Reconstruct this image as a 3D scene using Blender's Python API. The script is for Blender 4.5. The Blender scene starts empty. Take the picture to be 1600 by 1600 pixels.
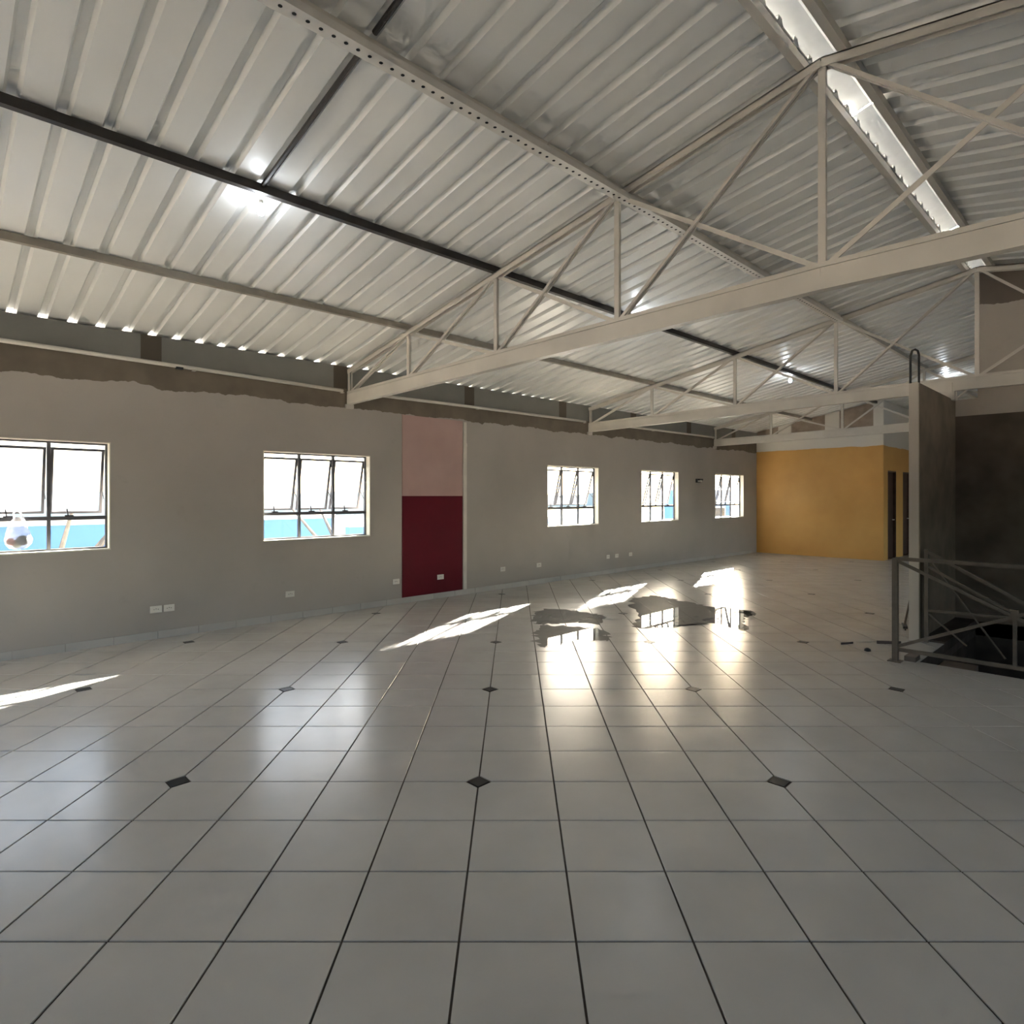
import bpy, bmesh, math, random
from mathutils import Vector, Matrix
random.seed(7)
S = bpy.context.scene
C = S.collection
R = math.radians

# ------------------------------------------------------------------ camera, sky, sun, exposure
CAM_H = 1.70
ANG = R(46)                      # the hall axis (+X) lies 46 degrees right of the view
FPX = 955.0
cam_d = bpy.data.cameras.new('camera')
cam = bpy.data.objects.new('camera', cam_d)
C.objects.link(cam)
cam.location = (0, 0, CAM_H)
cam.rotation_euler = (R(90), 0, ANG - R(90))
cam_d.sensor_fit = 'HORIZONTAL'
cam_d.sensor_width = 36.0
cam_d.lens = 36.0 * FPX / 1600.0
cam_d.shift_x = -3.0 / 1600
cam_d.shift_y = -25.0 / 1600
cam_d.clip_start = 0.05
cam_d.clip_end = 600
S.camera = cam

S.view_settings.view_transform = 'Standard'
S.view_settings.look = 'None'
S.view_settings.gamma = 1.0
S.view_settings.use_curve_mapping = False
S.view_settings.exposure = 1.82
S.cycles.use_denoising = True
S.cycles.max_bounces = 10
S.cycles.diffuse_bounces = 6
S.cycles.glossy_bounces = 4
S.cycles.transmission_bounces = 8
S.cycles.transparent_max_bounces = 24
S.cycles.sample_clamp_indirect = 8.0
S.cycles.use_adaptive_sampling = True
S.cycles.adaptive_threshold = 0.1
S.cycles.adaptive_min_samples = 16

SUN_AZ = R(24)     # direction towards the sun in plan
SUN_EL = R(17.5)
W = bpy.data.worlds.new('sky')
S.world = W
W.use_nodes = True
nt = W.node_tree
nt.nodes.clear()
sky = nt.nodes.new('ShaderNodeTexSky')
sky.sky_type = 'NISHITA'
sky.sun_disc = False
sky.sun_elevation = SUN_EL
sky.sun_rotation = R(90) - SUN_AZ     # rotation counts clockwise from +Y
sky.air_density = 1.0
sky.dust_density = 3.0
sky.ozone_density = 1.0
bg = nt.nodes.new('ShaderNodeBackground')
bg.inputs['Strength'].default_value = 0.42
wo = nt.nodes.new('ShaderNodeOutputWorld')
haze = nt.nodes.new('ShaderNodeHueSaturation')      # thin white morning haze
haze.inputs['Saturation'].default_value = 0.85
nt.links.new(sky.outputs[0], haze.inputs['Color'])
nt.links.new(haze.outputs[0], bg.inputs['Color'])
nt.links.new(bg.outputs[0], wo.inputs['Surface'])

sun_d = bpy.data.lights.new('sun', 'SUN')
sun_d.energy = 70.0
sun_d.angle = R(0.7)
sun_d.color = (1.0, 0.94, 0.84)
sun = bpy.data.objects.new('sun', sun_d)
C.objects.link(sun)
sd = Vector((math.cos(SUN_EL) * math.cos(SUN_AZ), math.cos(SUN_EL) * math.sin(SUN_AZ), math.sin(SUN_EL)))
sun.rotation_euler = sd.to_track_quat('Z', 'Y').to_euler()
sun.location = (30, 20, 20)


def portal(loc, sx, sy, rot):
    """light portal: guides sky sampling through an opening, gives no light of its own"""
    d = bpy.data.lights.new('window_portal', 'AREA')
    d.shape = 'RECTANGLE'
    d.size, d.size_y = sx, sy
    d.cycles.is_portal = True
    o = bpy.data.objects.new('window_portal', d)
    C.objects.link(o)
    o.location = loc
    o.rotation_euler = rot


# ------------------------------------------------------------------ mesh helpers
class MB:
    def __init__(self):
        self.v = []
        self.f = []

    def box(self, x0, x1, y0, y1, z0, z1):
        b = len(self.v)
        self.v += [(x, y, z) for z in (z0, z1) for (x, y) in ((x0, y0), (x1, y0), (x1, y1), (x0, y1))]
        self.f += [tuple(b + i for i in q) for q in
                   ((3, 2, 1, 0), (4, 5, 6, 7), (0, 1, 5, 4), (1, 2, 6, 5), (2, 3, 7, 6), (3, 0, 4, 7))]
        return self

    def bar(self, p, q, w, h, side=(1, 0, 0)):
        """rectangular bar from p to q: w across 'side', h across the other way"""
        p, q = Vector(p), Vector(q)
        d = (q - p).normalized()
        s = Vector(side)
        s = (s - d * s.dot(d)).normalized()
        u = d.cross(s)
        b = len(self.v)
        for c in (p, q):
            for a, e in ((-1, -1), (1, -1), (1, 1), (-1, 1)):
                self.v.append(tuple(c + s * (a * w / 2) + u * (e * h / 2)))
        self.f += [tuple(b + i for i in k) for k in
                   ((3, 2, 1, 0), (4, 5, 6, 7), (0, 1, 5, 4), (1, 2, 6, 5), (2, 3, 7, 6), (3, 0, 4, 7))]
        return self

    def tube(self, pts, r, n=8, cap=True):
        pts = [Vector(p) for p in pts]
        rs = r if isinstance(r, (list, tuple)) else [r] * len(pts)
        b = len(self.v)
        t0 = (pts[1] - pts[0]).normalized()
        ref = Vector((0, 0, 1)) if abs(t0.z) < 0.9 else Vector((1, 0, 0))
        a = (ref - t0 * ref.dot(t0)).normalized()
        for i, p in enumerate(pts):
            t = (pts[min(i + 1, len(pts) - 1)] - pts[max(i - 1, 0)]).normalized()
            a = (a - t * a.dot(t)).normalized()
            c = t.cross(a)
            for k in range(n):
                th = 2 * math.pi * k / n
                self.v.append(tuple(p + (a * math.cos(th) + c * math.sin(th)) * rs[i]))
        for i in range(len(pts) - 1):
            for k in range(n):
                k2 = (k + 1) % n
                self.f.append((b + i * n + k, b + i * n + k2, b + (i + 1) * n + k2, b + (i + 1) * n + k))
        if cap:
            self.f.append(tuple(b + k for k in range(n))[::-1])
            self.f.append(tuple(b + (len(pts) - 1) * n + k for k in range(n)))
        return self

    def lathe(self, prof, c=(0, 0, 0), n=16):
        """prof: list of (r, z)"""
        b = len(self.v)
        for r, z in prof:
            for k in range(n):
                th = 2 * math.pi * k / n
                self.v.append((c[0] + r * math.cos(th), c[1] + r * math.sin(th), c[2] + z))
        for i in range(len(prof) - 1):
            for k in range(n):
                k2 = (k + 1) % n
                self.f.append((b + i * n + k, b + i * n + k2, b + (i + 1) * n + k2, b + (i + 1) * n + k))
        self.f.append(tuple(b + k for k in range(n))[::-1])
        self.f.append(tuple(b + (len(prof) - 1) * n + k for k in range(n)))
        return self

    def prism(self, poly, z0, z1, inset=0.0):
        """vertical prism over a convex plan polygon (counter-clockwise); the top may be inset a little"""
        n = len(poly)
        b = len(self.v)
        top = inset_poly(poly, inset) if inset else poly
        if inset:
            self.v += [(x, y, z0) for x, y in poly] + [(x, y, z1 - inset) for x, y in poly] + [(x, y, z1) for x, y in top]
            L = 3
        else:
            self.v += [(x, y, z0) for x, y in poly] + [(x, y, z1) for x, y in poly]
            L = 2
        for l in range(L - 1):
            for k in range(n):
                k2 = (k + 1) % n
                self.f.append((b + l * n + k, b + l * n + k2, b + (l + 1) * n + k2, b + (l + 1) * n + k))
        self.f.append(tuple(b + (L - 1) * n + k for k in range(n)))
        return self

    def mesh(self, name, mat, smooth=False):
        m = bpy.data.meshes.new(name)
        m.from_pydata(self.v, [], self.f)
        m.materials.append(mat)
        if smooth:
            for p in m.polygons:
                p.use_smooth = True
        m.update()
        return m

    def build(self, name, mat, parent=None, smooth=False):
        return link(name, self.mesh(name, mat, smooth), parent)


def inset_poly(poly, d):
    n = len(poly)
    out = []
    for i in range(n):
        a, b, c = Vector(poly[i - 1]), Vector(poly[i]), Vector(poly[(i + 1) % n])
        e1, e2 = (b - a).normalized(), (c - b).normalized()
        n1, n2 = Vector((-e1.y, e1.x)), Vector((-e2.y, e2.x))
        k = 1 + n1.dot(n2)
        out.append(tuple(b + (n1 + n2) * (d / max(k, 0.3))))
    return out


def link(name, me, parent=None):
    o = bpy.data.objects.new(name, me)
    C.objects.link(o)
    if parent is not None:
        o.parent = parent
    return o


def empty(name, loc=(0, 0, 0)):
    o = bpy.data.objects.new(name, None)
    o.empty_display_size = 0.1
    C.objects.link(o)
    o.location = loc
    return o


def tag(o, label, cat, group=None):
    o['label'] = label
    o['category'] = cat
    if group:
        o['group'] = group
    return o


def struct(o, label=None):
    o['kind'] = 'structure'
    if label:
        o['label'] = label
    return o


# ------------------------------------------------------------------ materials
def newmat(name):
    m = bpy.data.materials.new(name)
    m.use_nodes = True
    n = m.node_tree
    p = n.nodes['Principled BSDF']
    return m, n, p


def nd(n, typ, **kw):
    x = n.nodes.new(typ)
    for k, v in kw.items():
        setattr(x, k, v)
    return x


def pos(n):
    return nd(n, 'ShaderNodeNewGeometry').outputs['Position']


def noise(n, scale, detail=2, rough=0.55, vec=None, stretch=None):
    t = nd(n, 'ShaderNodeTexNoise')
    t.inputs['Scale'].default_value = scale
    t.inputs['Detail'].default_value = detail
    t.inputs['Roughness'].default_value = rough
    v = vec if vec is not None else pos(n)
    if stretch:
        mp = nd(n, 'ShaderNodeMapping')
        mp.inputs['Scale'].default_value = stretch
        n.links.new(v, mp.inputs['Vector'])
        v = mp.outputs[0]
    n.links.new(v, t.inputs['Vector'])
    return t.outputs['Fac']


def mixc(n, fac, a, b):
    m = nd(n, 'ShaderNodeMix', data_type='RGBA')
    for sock, val in ((0, fac), (6, a), (7, b)):
        if hasattr(val, 'is_linked') or hasattr(val, 'links'):
            n.links.new(val, m.inputs[sock])
        else:
            m.inputs[sock].default_value = val if sock == 0 else (*val, 1)
    return m.outputs[2]


def mathn(n, op, a, b=None, clamp=False):
    m = nd(n, 'ShaderNodeMath', operation=op, use_clamp=clamp)
    for i, val in enumerate((a, b)):
        if val is None:
            continue
        if hasattr(val, 'links'):
            n.links.new(val, m.inputs[i])
        else:
            m.inputs[i].default_value = val
    return m.outputs[0]


def mrange(n, v, a, b, c=0.0, d=1.0):
    m = nd(n, 'ShaderNodeMapRange')
    n.links.new(v, m.inputs['Value'])
    for i, x in zip(('From Min', 'From Max', 'To Min', 'To Max'), (a, b, c, d)):
        m.inputs[i].default_value = x
    return m.outputs[0]


def bump(n, p, h, strength, dist=0.01):
    b = nd(n, 'ShaderNodeBump')
    b.inputs['Strength'].default_value = strength
    b.inputs['Distance'].default_value = dist
    n.links.new(h, b.inputs['Height'])
    n.links.new(b.outputs[0], p.inputs['Normal'])


def simple(name, col, rough=0.5, metal=0.0, var=0.12, scale=6.0, bmp=0.0, spec=0.5):
    m, n, p = newmat(name)
    f = noise(n, scale)
    f = mrange(n, f, 0.3, 0.7)
    lo = tuple(c * (1 - var) for c in col)
    hi = tuple(min(1, c * (1 + var)) for c in col)
    n.links.new(mixc(n, f, lo, hi), p.inputs['Base Color'])
    p.inputs['Roughness'].default_value = rough
    p.inputs['Metallic'].default_value = metal
    p.inputs['Specular IOR Level'].default_value = spec
    if bmp:
        bump(n, p, noise(n, scale * 12, 3), bmp)
    return m


def sep(n):
    s = nd(n, 'ShaderNodeSeparateXYZ')
    n.links.new(pos(n), s.inputs[0])
    return s.outputs


M = {}
# white floor tile, with a faint bluish-grey mottling and dried drip stains
m, n, p = newmat('white_ceramic_tile')
f1 = mrange(n, noise(n, 1.7, 3), 0.3, 0.7)
c = mixc(n, f1, (0.47, 0.45, 0.415), (0.53, 0.51, 0.475))
f2 = mrange(n, noise(n, 9, 6, 0.7), 0.62, 0.78)
c = mixc(n, mathn(n, 'MULTIPLY', f2, 0.12), c, (0.40, 0.36, 0.31))
n.links.new(c, p.inputs['Base Color'])
r = mrange(n, noise(n, 2.3, 5, 0.6), 0.3, 0.7, 0.22, 0.27)
n.links.new(r, p.inputs['Roughness'])
p.inputs['Specular IOR Level'].default_value = 0.30
M['tile'] = m
M['black_tile'] = simple('black_insert_tile', (0.014, 0.013, 0.012), 0.4, spec=0.2)
M['grout'] = simple('brown_grout', (0.06, 0.047, 0.036), 0.9, var=0.3)

# plastered wall: greige paint below, raw mortar with a ragged edge above
def wall_mat(name, paint, paint2, edge=3.0, mortar=(0.15, 0.125, 0.095), conc=(0.22, 0.215, 0.195), patches=True):
    m, n, p = newmat(name)
    x, y, z = sep(n)
    f = mrange(n, noise(n, 0.9, 3), 0.3, 0.7)
    c = mixc(n, f, paint, paint2)
    f = mrange(n, noise(n, 5, 5, 0.65), 0.6, 0.8)
    c = mixc(n, mathn(n, 'MULTIPLY', f, 0.25), c, tuple(v * 0.7 for v in paint))
    # ragged paint edge
    e1 = mathn(n, 'MULTIPLY', mathn(n, 'SUBTRACT', noise(n, 1.6, 4, 0.6, stretch=(1, 1, 0.02)), 0.5), 0.22)
    e2 = mathn(n, 'MULTIPLY', mathn(n, 'SUBTRACT', noise(n, 9, 3), 0.5), 0.05)
    zz = mathn(n, 'ADD', mathn(n, 'ADD', z, e1), e2)
    up = mathn(n, 'GREATER_THAN', zz, edge)
    mc = mixc(n, mrange(n, noise(n, 3, 3), 0.3, 0.7), mortar, tuple(v * 1.35 for v in mortar))
    cc = mixc(n, mrange(n, noise(n, 2, 3), 0.3, 0.7), conc, tuple(v * 1.15 for v in conc))
    if patches:   # mortar piers between the concrete infill
        ph = mathn(n, 'FRACT', mathn(n, 'DIVIDE', mathn(n, 'ADD', x, 0.62), 2.45))
        pier = mathn(n, 'LESS_THAN', ph, 0.09)
        cc = mixc(n, pier, cc, tuple(v * 0.8 for v in mortar))
    above = mathn(n, 'GREATER_THAN', z, 3.28)
    mc = mixc(n, above, mc, cc)
    n.links.new(mixc(n, up, c, mc), p.inputs['Base Color'])
    p.inputs['Roughness'].default_value = 0.85
    p.inputs['Specular IOR Level'].default_value = 0.25
    return m


M['wall'] = wall_mat('greige_wall_paint', (0.40, 0.365, 0.325), (0.455, 0.415, 0.37))
M['plaster'] = wall_mat('grey_plaster', (0.43, 0.385, 0.33), (0.50, 0.45, 0.39), edge=9.0, patches=False)
M['plaster_patchy'] = wall_mat('grey_plaster_dark_top', (0.40, 0.36, 0.31), (0.46, 0.41, 0.36), edge=4.28,
                               conc=(0.17, 0.14, 0.115), patches=False)
M['raw'] = simple('stair_shade_brown', (0.12, 0.097, 0.075), 0.95, var=0.25, scale=2.5, bmp=0.2, spec=0.2)  # shade of the stairwell put into the wall colour
M['side_shade'] = simple('stair_side_shade_brown', (0.21, 0.175, 0.135), 0.95, var=0.2, scale=2.5, spec=0.2)  # darker tone carries the shade on the stair wall's side
M['pit'] = simple('stairwell_shade_dark', (0.06, 0.048, 0.04), 0.95, var=0.3, scale=3, spec=0.2)  # darkness of the stair opening put into the colour


def yellow_mat():
    m, n, p = newmat('ochre_wall_paint')
    x, y, z = sep(n)
    f = mrange(n, noise(n, 1.1, 3), 0.3, 0.7)
    c = mixc(n, f, (0.56, 0.30, 0.075), (0.64, 0.36, 0.10))
    e = mathn(n, 'MULTIPLY', mathn(n, 'SUBTRACT', noise(n, 2.5, 3), 0.5), 0.07)
    up = mathn(n, 'GREATER_THAN', mathn(n, 'ADD', z, e), 3.03)
    n.links.new(mixc(n, up, c, (0.62, 0.585, 0.52)), p.inputs['Base Color'])
    p.inputs['Roughness'].default_value = 0.6
    return m


M['yellow'] = yellow_mat()
M['infill'] = simple('brown_infill_mortar', (0.32, 0.255, 0.20), 0.9, var=0.15, scale=5, bmp=0.2)
M['pink'] = simple('dusty_pink_paint', (0.50, 0.335, 0.30), 0.7, var=0.06, scale=2)
M['red'] = simple('wine_red_paint', (0.115, 0.004, 0.012), 0.6, var=0.12, scale=2, spec=0.25)
M['cream'] = simple('cream_reveal_paint', (0.72, 0.68, 0.58), 0.7, var=0.05)
M['whitepvc'] = simple('white_conduit', (0.66, 0.62, 0.55), 0.45, var=0.05)
M['plate'] = simple('white_socket_plate', (0.75, 0.72, 0.65), 0.4, var=0.03)
M['socket_hole'] = simple('dark_socket_hole', (0.04, 0.04, 0.04), 0.5)
M['steel'] = simple('offwhite_steel_paint', (0.56, 0.52, 0.46), 0.42, var=0.06, scale=3)
M['purlin_dark'] = simple('dark_primer_steel', (0.035, 0.030, 0.026), 0.5, var=0.2)
M['purlin_mid'] = simple('khaki_primer_steel', (0.30, 0.265, 0.215), 0.5, var=0.12)
M['galv'] = simple('galvanised_tray', (0.62, 0.59, 0.54), 0.3, metal=0.0, var=0.06, scale=8)
M['hole'] = simple('tray_hole_black', (0.006, 0.006, 0.006), 0.9)
M['frame'] = simple('grey_window_aluminium', (0.085, 0.083, 0.09), 0.45, metal=0.0, var=0.05)
M['latch'] = simple('dark_latch', (0.04, 0.04, 0.045), 0.4)
M['rail'] = simple('grey_primer_rail', (0.10, 0.08, 0.062), 0.5, var=0.15, scale=10, spec=0.3)
M['black'] = simple('black_plastic', (0.015, 0.015, 0.016), 0.5)
M['rebar'] = simple('dark_rebar', (0.02, 0.018, 0.016), 0.7, var=0.3)
M['door'] = simple('dark_brown_door', (0.055, 0.025, 0.015), 0.5, var=0.25)
M['wood'] = simple('dark_wood_strip', (0.07, 0.055, 0.05), 0.7, var=0.3)
M['concrete'] = simple('step_concrete', (0.14, 0.11, 0.09), 0.9, var=0.2, scale=4, bmp=0.2)

# white corrugated sheet: glossy prepainted steel
m, n, p = newmat('white_roof_sheet')
f = mrange(n, noise(n, 0.8, 3), 0.3, 0.7)
c = mixc(n, f, (0.74, 0.735, 0.71), (0.81, 0.805, 0.78))
n.links.new(c, p.inputs['Base Color'])
n.links.new(mrange(n, noise(n, 3, 3), 0.3, 0.7, 0.30, 0.38), p.inputs['Roughness'])
bump(n, p, noise(n, 2.5, 1, stretch=(1, 0.35, 1)), 0.05, 0.01)
M['sheet'] = m
M['cap'] = simple('pale_ridge_cap', (0.80, 0.81, 0.82), 0.5, var=0.05)

# thin window glass: clear with a fresnel sheen
def thin_glass(name, tint, ior=1.45, rough=0.0, dusty=0.0):
    m = bpy.data.materials.new(name)
    m.use_nodes = True
    n = m.node_tree
    n.nodes.clear()
    out = nd(n, 'ShaderNodeOutputMaterial')
    tr = nd(n, 'ShaderNodeBsdfTransparent')
    tr.inputs['Color'].default_value = (*tint, 1)
    gl = nd(n, 'ShaderNodeBsdfGlossy')
    gl.inputs['Roughness'].default_value = rough
    fr = nd(n, 'ShaderNodeFresnel')
    fr.inputs['IOR'].default_value = ior
    mx = nd(n, 'ShaderNodeMixShader')
    ge = nd(n, 'ShaderNodeNewGeometry')          # one sheen per sheet: none where a ray leaves it
    front = mathn(n, 'SUBTRACT', 1.0, ge.outputs['Backfacing'])
    n.links.new(mathn(n, 'MULTIPLY', fr.outputs[0], front), mx.inputs[0])
    if dusty:                                    # a film of dust scatters part of the light
        tl_ = nd(n, 'ShaderNodeBsdfTranslucent')
        tl_.inputs['Color'].default_value = (0.9, 0.9, 0.9, 1)
        m2 = nd(n, 'ShaderNodeMixShader')
        n.links.new(mrange(n, noise(n, 6, 3), 0.3, 0.7, dusty * 0.6, dusty * 1.4), m2.inputs[0])
        n.links.new(tr.outputs[0], m2.inputs[1])
        n.links.new(tl_.outputs[0], m2.inputs[2])
        n.links.new(m2.outputs[0], mx.inputs[1])
    else:
        n.links.new(tr.outputs[0], mx.inputs[1])
    n.links.new(gl.outputs[0], mx.inputs[2])
    n.links.new(mx.outputs[0], out.inputs['Surface'])
    return m


M['glass'] = thin_glass('window_glass', (0.93, 0.95, 0.95))
M['dusty'] = thin_glass('dusty_sash_glass', (0.86, 0.87, 0.88), dusty=0.02)   # both faces tint
m, n, p = newmat('puddle_water')      # thin film over the tiles: dark wet ground under a mirror sheen
n.links.new(mixc(n, mrange(n, noise(n, 3, 3), 0.3, 0.7), (0.27, 0.26, 0.24), (0.34, 0.325, 0.30)), p.inputs['Base Color'])
p.inputs['Roughness'].default_value = 0.015
p.inputs['IOR'].default_value = 1.45
p.inputs['Alpha'].default_value = 0.8
M['water'] = m

m, n, p = newmat('bulb_glow')
p.inputs['Base Color'].default_value = (0.9, 0.9, 0.9, 1)
p.inputs['Emission Color'].default_value = (0.86, 0.93, 1.0, 1)
p.inputs['Emission Strength'].default_value = 50.0
M['bulb'] = m
m, n, p = newmat('thin_white_bag')
n.links.new(mixc(n, mrange(n, noise(n, 30, 3), 0.3, 0.7), (0.82, 0.80, 0.82), (0.92, 0.90, 0.92)), p.inputs['Base Color'])
p.inputs['Roughness'].default_value = 0.35
p.inputs['Transmission Weight'].default_value = 0.0
p.inputs['Subsurface Weight'].default_value = 0.0
p.inputs['Alpha'].default_value = 0.35
bump(n, p, noise(n, 40, 3), 0.6, 0.01)
M['bag'] = m
M['dark_fruit'] = simple('dark_bundle', (0.02, 0.02, 0.03), 0.5)
M['pink_fruit'] = simple('reddish_bundle', (0.35, 0.10, 0.09), 0.5, var=0.3, scale=40)
M['grey_fruit'] = simple('greenish_bundle', (0.22, 0.22, 0.17), 0.6, var=0.2, scale=30)
# outdoors
M['ground'] = simple('pale_dirt_ground', (0.45, 0.40, 0.33), 0.95, var=0.15, scale=0.4)
M['blue'] = simple('sky_blue_wall_paint', (0.05, 0.135, 0.33), 0.8, var=0.08, scale=0.8)
M['outwhite'] = simple('white_outdoor_paint', (0.78, 0.76, 0.72), 0.8, var=0.05, scale=0.8)
M['outyellow'] = simple('yellow_outdoor_paint', (0.75, 0.48, 0.12), 0.8, var=0.05, scale=0.8)
M['rooftile'] = simple('clay_roof', (0.30, 0.15, 0.09), 0.9, var=0.2, scale=3)
M['bark'] = simple('grey_bark', (0.12, 0.11, 0.10), 0.95, var=0.3, scale=6)
M['leaf'] = simple('dusty_green_leaves', (0.13, 0.17, 0.06), 0.8, var=0.4, scale=2)
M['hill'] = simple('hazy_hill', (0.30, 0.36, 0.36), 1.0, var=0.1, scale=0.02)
M['outpane'] = simple('dark_outdoor_pane', (0.05, 0.06, 0.08), 0.15)

# ------------------------------------------------------------------ dimensions
WL = 8.20            # inner face of the window wall
WR = -5.05           # inner face of the opposite wall
XB, XF = -4.0, 24.5  # back and far ends
XE = 18.12           # ochre end wall
YE = 4.80            # its free corner
RIDGE = 1.575
SL = 0.18
WT = 0.15


def zc(y):           # top of the trusses' upper chords
    return 3.56 + SL * (WL - y) if y >= RIDGE else 3.56 + SL * (y - WR)


def zs(y):           # underside of the sheets
    return zc(y) + 0.075


# ------------------------------------------------------------------ floor: tiles laid square to the view
HX0, HX1, HY0, HY1 = 7.34, 10.30, -2.4, 1.62     # stair opening
fw2 = Vector((math.cos(ANG), math.sin(ANG)))
rt2 = Vector((math.sin(ANG), -math.cos(ANG)))
TA, TB = 0.4475, 0.4355       # tile pitch across and along the view
A0, B0 = -0.21, 3.64          # an insert tile centre in view axes
ROT = Matrix.Rotation(ANG - R(90), 2)


def ab2xy(a, b):
    v = rt2 * a + fw2 * b
    return (v.x, v.y)


def proj(x, y, z):
    f_ = x * fw2.x + y * fw2.y
    r_ = x * rt2.x + y * rt2.y
    if f_ < 0.15:
        return None
    return (803 + FPX * r_ / f_, 775 - FPX * (z - CAM_H) / f_)


def clip(poly, nx, ny, d):     # keep nx*x+ny*y <= d
    out = []
    for i in range(len(poly)):
        a, b = poly[i - 1], poly[i]
        da, db = nx * a[0] + ny * a[1] - d, nx * b[0] + ny * b[1] - d
        if (da < 0) != (db < 0):
            t = da / (da - db)
            out.append((a[0] + (b[0] - a[0]) * t, a[1] + (b[1] - a[1]) * t))
        if db < 0:
            out.append(b)
    return out


def area(poly):
    return 0.5 * sum(poly[i - 1][0] * poly[i][1] - poly[i][0] * poly[i - 1][1] for i in range(len(poly)))


ZF = -0.006
fl = MB()
fl.box(XB - .2, HX0, WR - .2, WL + .05, -0.20, ZF)
fl.box(HX1, XF + .2, WR - .2, WL + .05, -0.20, ZF)
fl.box(HX0, HX1, HY1, WL + .05, -0.20, ZF)
fl.box(HX0, HX1, WR - .2, HY0, -0.20, ZF)
floor = struct(fl.build('floor', M['grout']), 'white square ceramic tile floor with dark joints and black insert tiles')

GAP = 0.0045
CUT = 0.072
tiles = []
NA, NB = 50, 70
for i in range(-NA, NA):
    for j in range(-30, NB):
        a0, b0 = A0 + i * TA, B0 + j * TB
        ca_, cb_ = a0 + TA / 2, b0 + TB / 2
        x, y = ab2xy(ca_, cb_)
        if not (XB - .5 < x < XF + .5 and WR - .5 < y < WL + .5):
            continue
        poly = []
        hx, hy = TA / 2 - GAP, TB / 2 - GAP
        for (sx, sy, ii, jj) in ((-1, -1, i, j), (1, -1, i + 1, j), (1, 1, i + 1, j + 1), (-1, 1, i, j + 1)):
            if ii % 4 == 0 and jj % 4 == 0:
                p1 = (sx * (hx - CUT), sy * hy)
                p2 = (sx * hx, sy * (hy - CUT))
                poly += [p2, p1] if sx * sy < 0 and False else ([p1, p2] if sx * sy < 0 else [p2, p1])
            else:
                poly.append((sx * hx, sy * hy))
        # rotate into world directions
        wp = [tuple(rt2 * u + fw2 * v) for u, v in poly]
        if area(wp) < 0:
            wp = wp[::-1]
        tiles.append((x, y, wp, (i, j)))


def inside_all(x, y, wp):
    for u, v in wp:
        X, Y = x + u, y + v
        if not (XB < X < XF and WR < Y < WL):
            return False
        if HX0 < X < HX1 and HY0 < Y < HY1:
            return False
    # hole corner inside the tile is caught by a coarse test
    return not (HX0 - .33 < x < HX1 + .33 and HY0 - .33 < y < HY1 + .33)


def pieces(x, y, wp):
    P = [(x + u, y + v) for u, v in wp]
    for nx, ny, d in ((1, 0, XF), (-1, 0, -XB), (0, 1, WL - .001), (0, -1, -WR)):
        P = clip(P, nx, ny, d)
        if len(P) < 3:
            return []
    out = []
    rest = P
    for nx, ny, d in ((1, 0, HX0), (-1, 0, -HX1), (0, 1, HY0), (0, -1, -HY1)):
        k = clip(rest, nx, ny, d)
        if len(k) >= 3 and area(k) > 2e-4:
            out.append(k)
        rest = clip(rest, -nx, -ny, -d)
        if len(rest) < 3:
            break
    return out


def view_area(x, y):
    q = []
    for u, v in ((-.2, -.2), (.2, -.2), (.2, .2), (-.2, .2)):
        pr = proj(x + u, y + v, 0)
        if pr is None:
            return 0
        q.append(pr)
    cx = sum(a for a, _ in q) / 4
    cy = sum(b for _, b in q) / 4
    if not (-60 < cx < 1660 and cy < 1680):
        return 0
    return abs(area(q))


whole = []
cutp = []
for x, y, wp, ij in tiles:
    if inside_all(x, y, wp):
        whole.append((view_area(x, y), x, y, wp))
    else:
        cutp += pieces(x, y, wp)
whole.sort(key=lambda t: -t[0])
cache = {}
for k, (va, x, y, wp) in enumerate(whole[:300]):
    key = tuple(round(c_, 4) for pt in wp for c_ in pt)
    if key not in cache:
        cache[key] = MB().prism(wp, ZF, 0.0, 0.0015).mesh('tile', M['tile'])
    o = link('tile', cache[key], floor)
    o.location = (x, y, 0)
rest_m = MB()
for va, x, y, wp in whole[300:]:
    rest_m.prism([(x + u, y + v) for u, v in wp], ZF, 0.0, 0.0015)
for P in cutp:
    rest_m.prism(P, ZF, 0.0)
o = rest_m.build('distant_tile', M['tile'], floor)
o['kind'] = 'stuff'
# black insert tiles
ins = None
for i in range(-NA, NA):
    for j in range(-30, NB):
        if i % 4 or j % 4:
            continue
        x, y = ab2xy(A0 + i * TA, B0 + j * TB)
        if not (XB + .1 < x < XF - .1 and WR + .1 < y < WL - .1):
            continue
        if HX0 - .1 < x < HX1 + .1 and HY0 - .1 < y < HY1 + .1:
            continue
        if proj(x, y, 0) is None or not (-80 < proj(x, y, 0)[0] < 1680):
            continue
        if ins is None:
            d_ = CUT - 0.006
            wp = [tuple(rt2 * u + fw2 * v) for u, v in ((d_, 0), (0, d_), (-d_, 0), (0, -d_))]
            ins = MB().prism(wp, ZF, 0.0, 0.0015).mesh('insert_tile', M['black_tile'])
        o = link('insert_tile', ins, floor)
        o.location = (x, y, 0)

# ------------------------------------------------------------------ walls
WINS = [(-0.09, 1.53), (3.26, 4.88), (8.83, 10.45), (12.05, 13.68), (15.56, 17.26)]
WZ0, WZ1 = 1.09, 2.31


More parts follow.
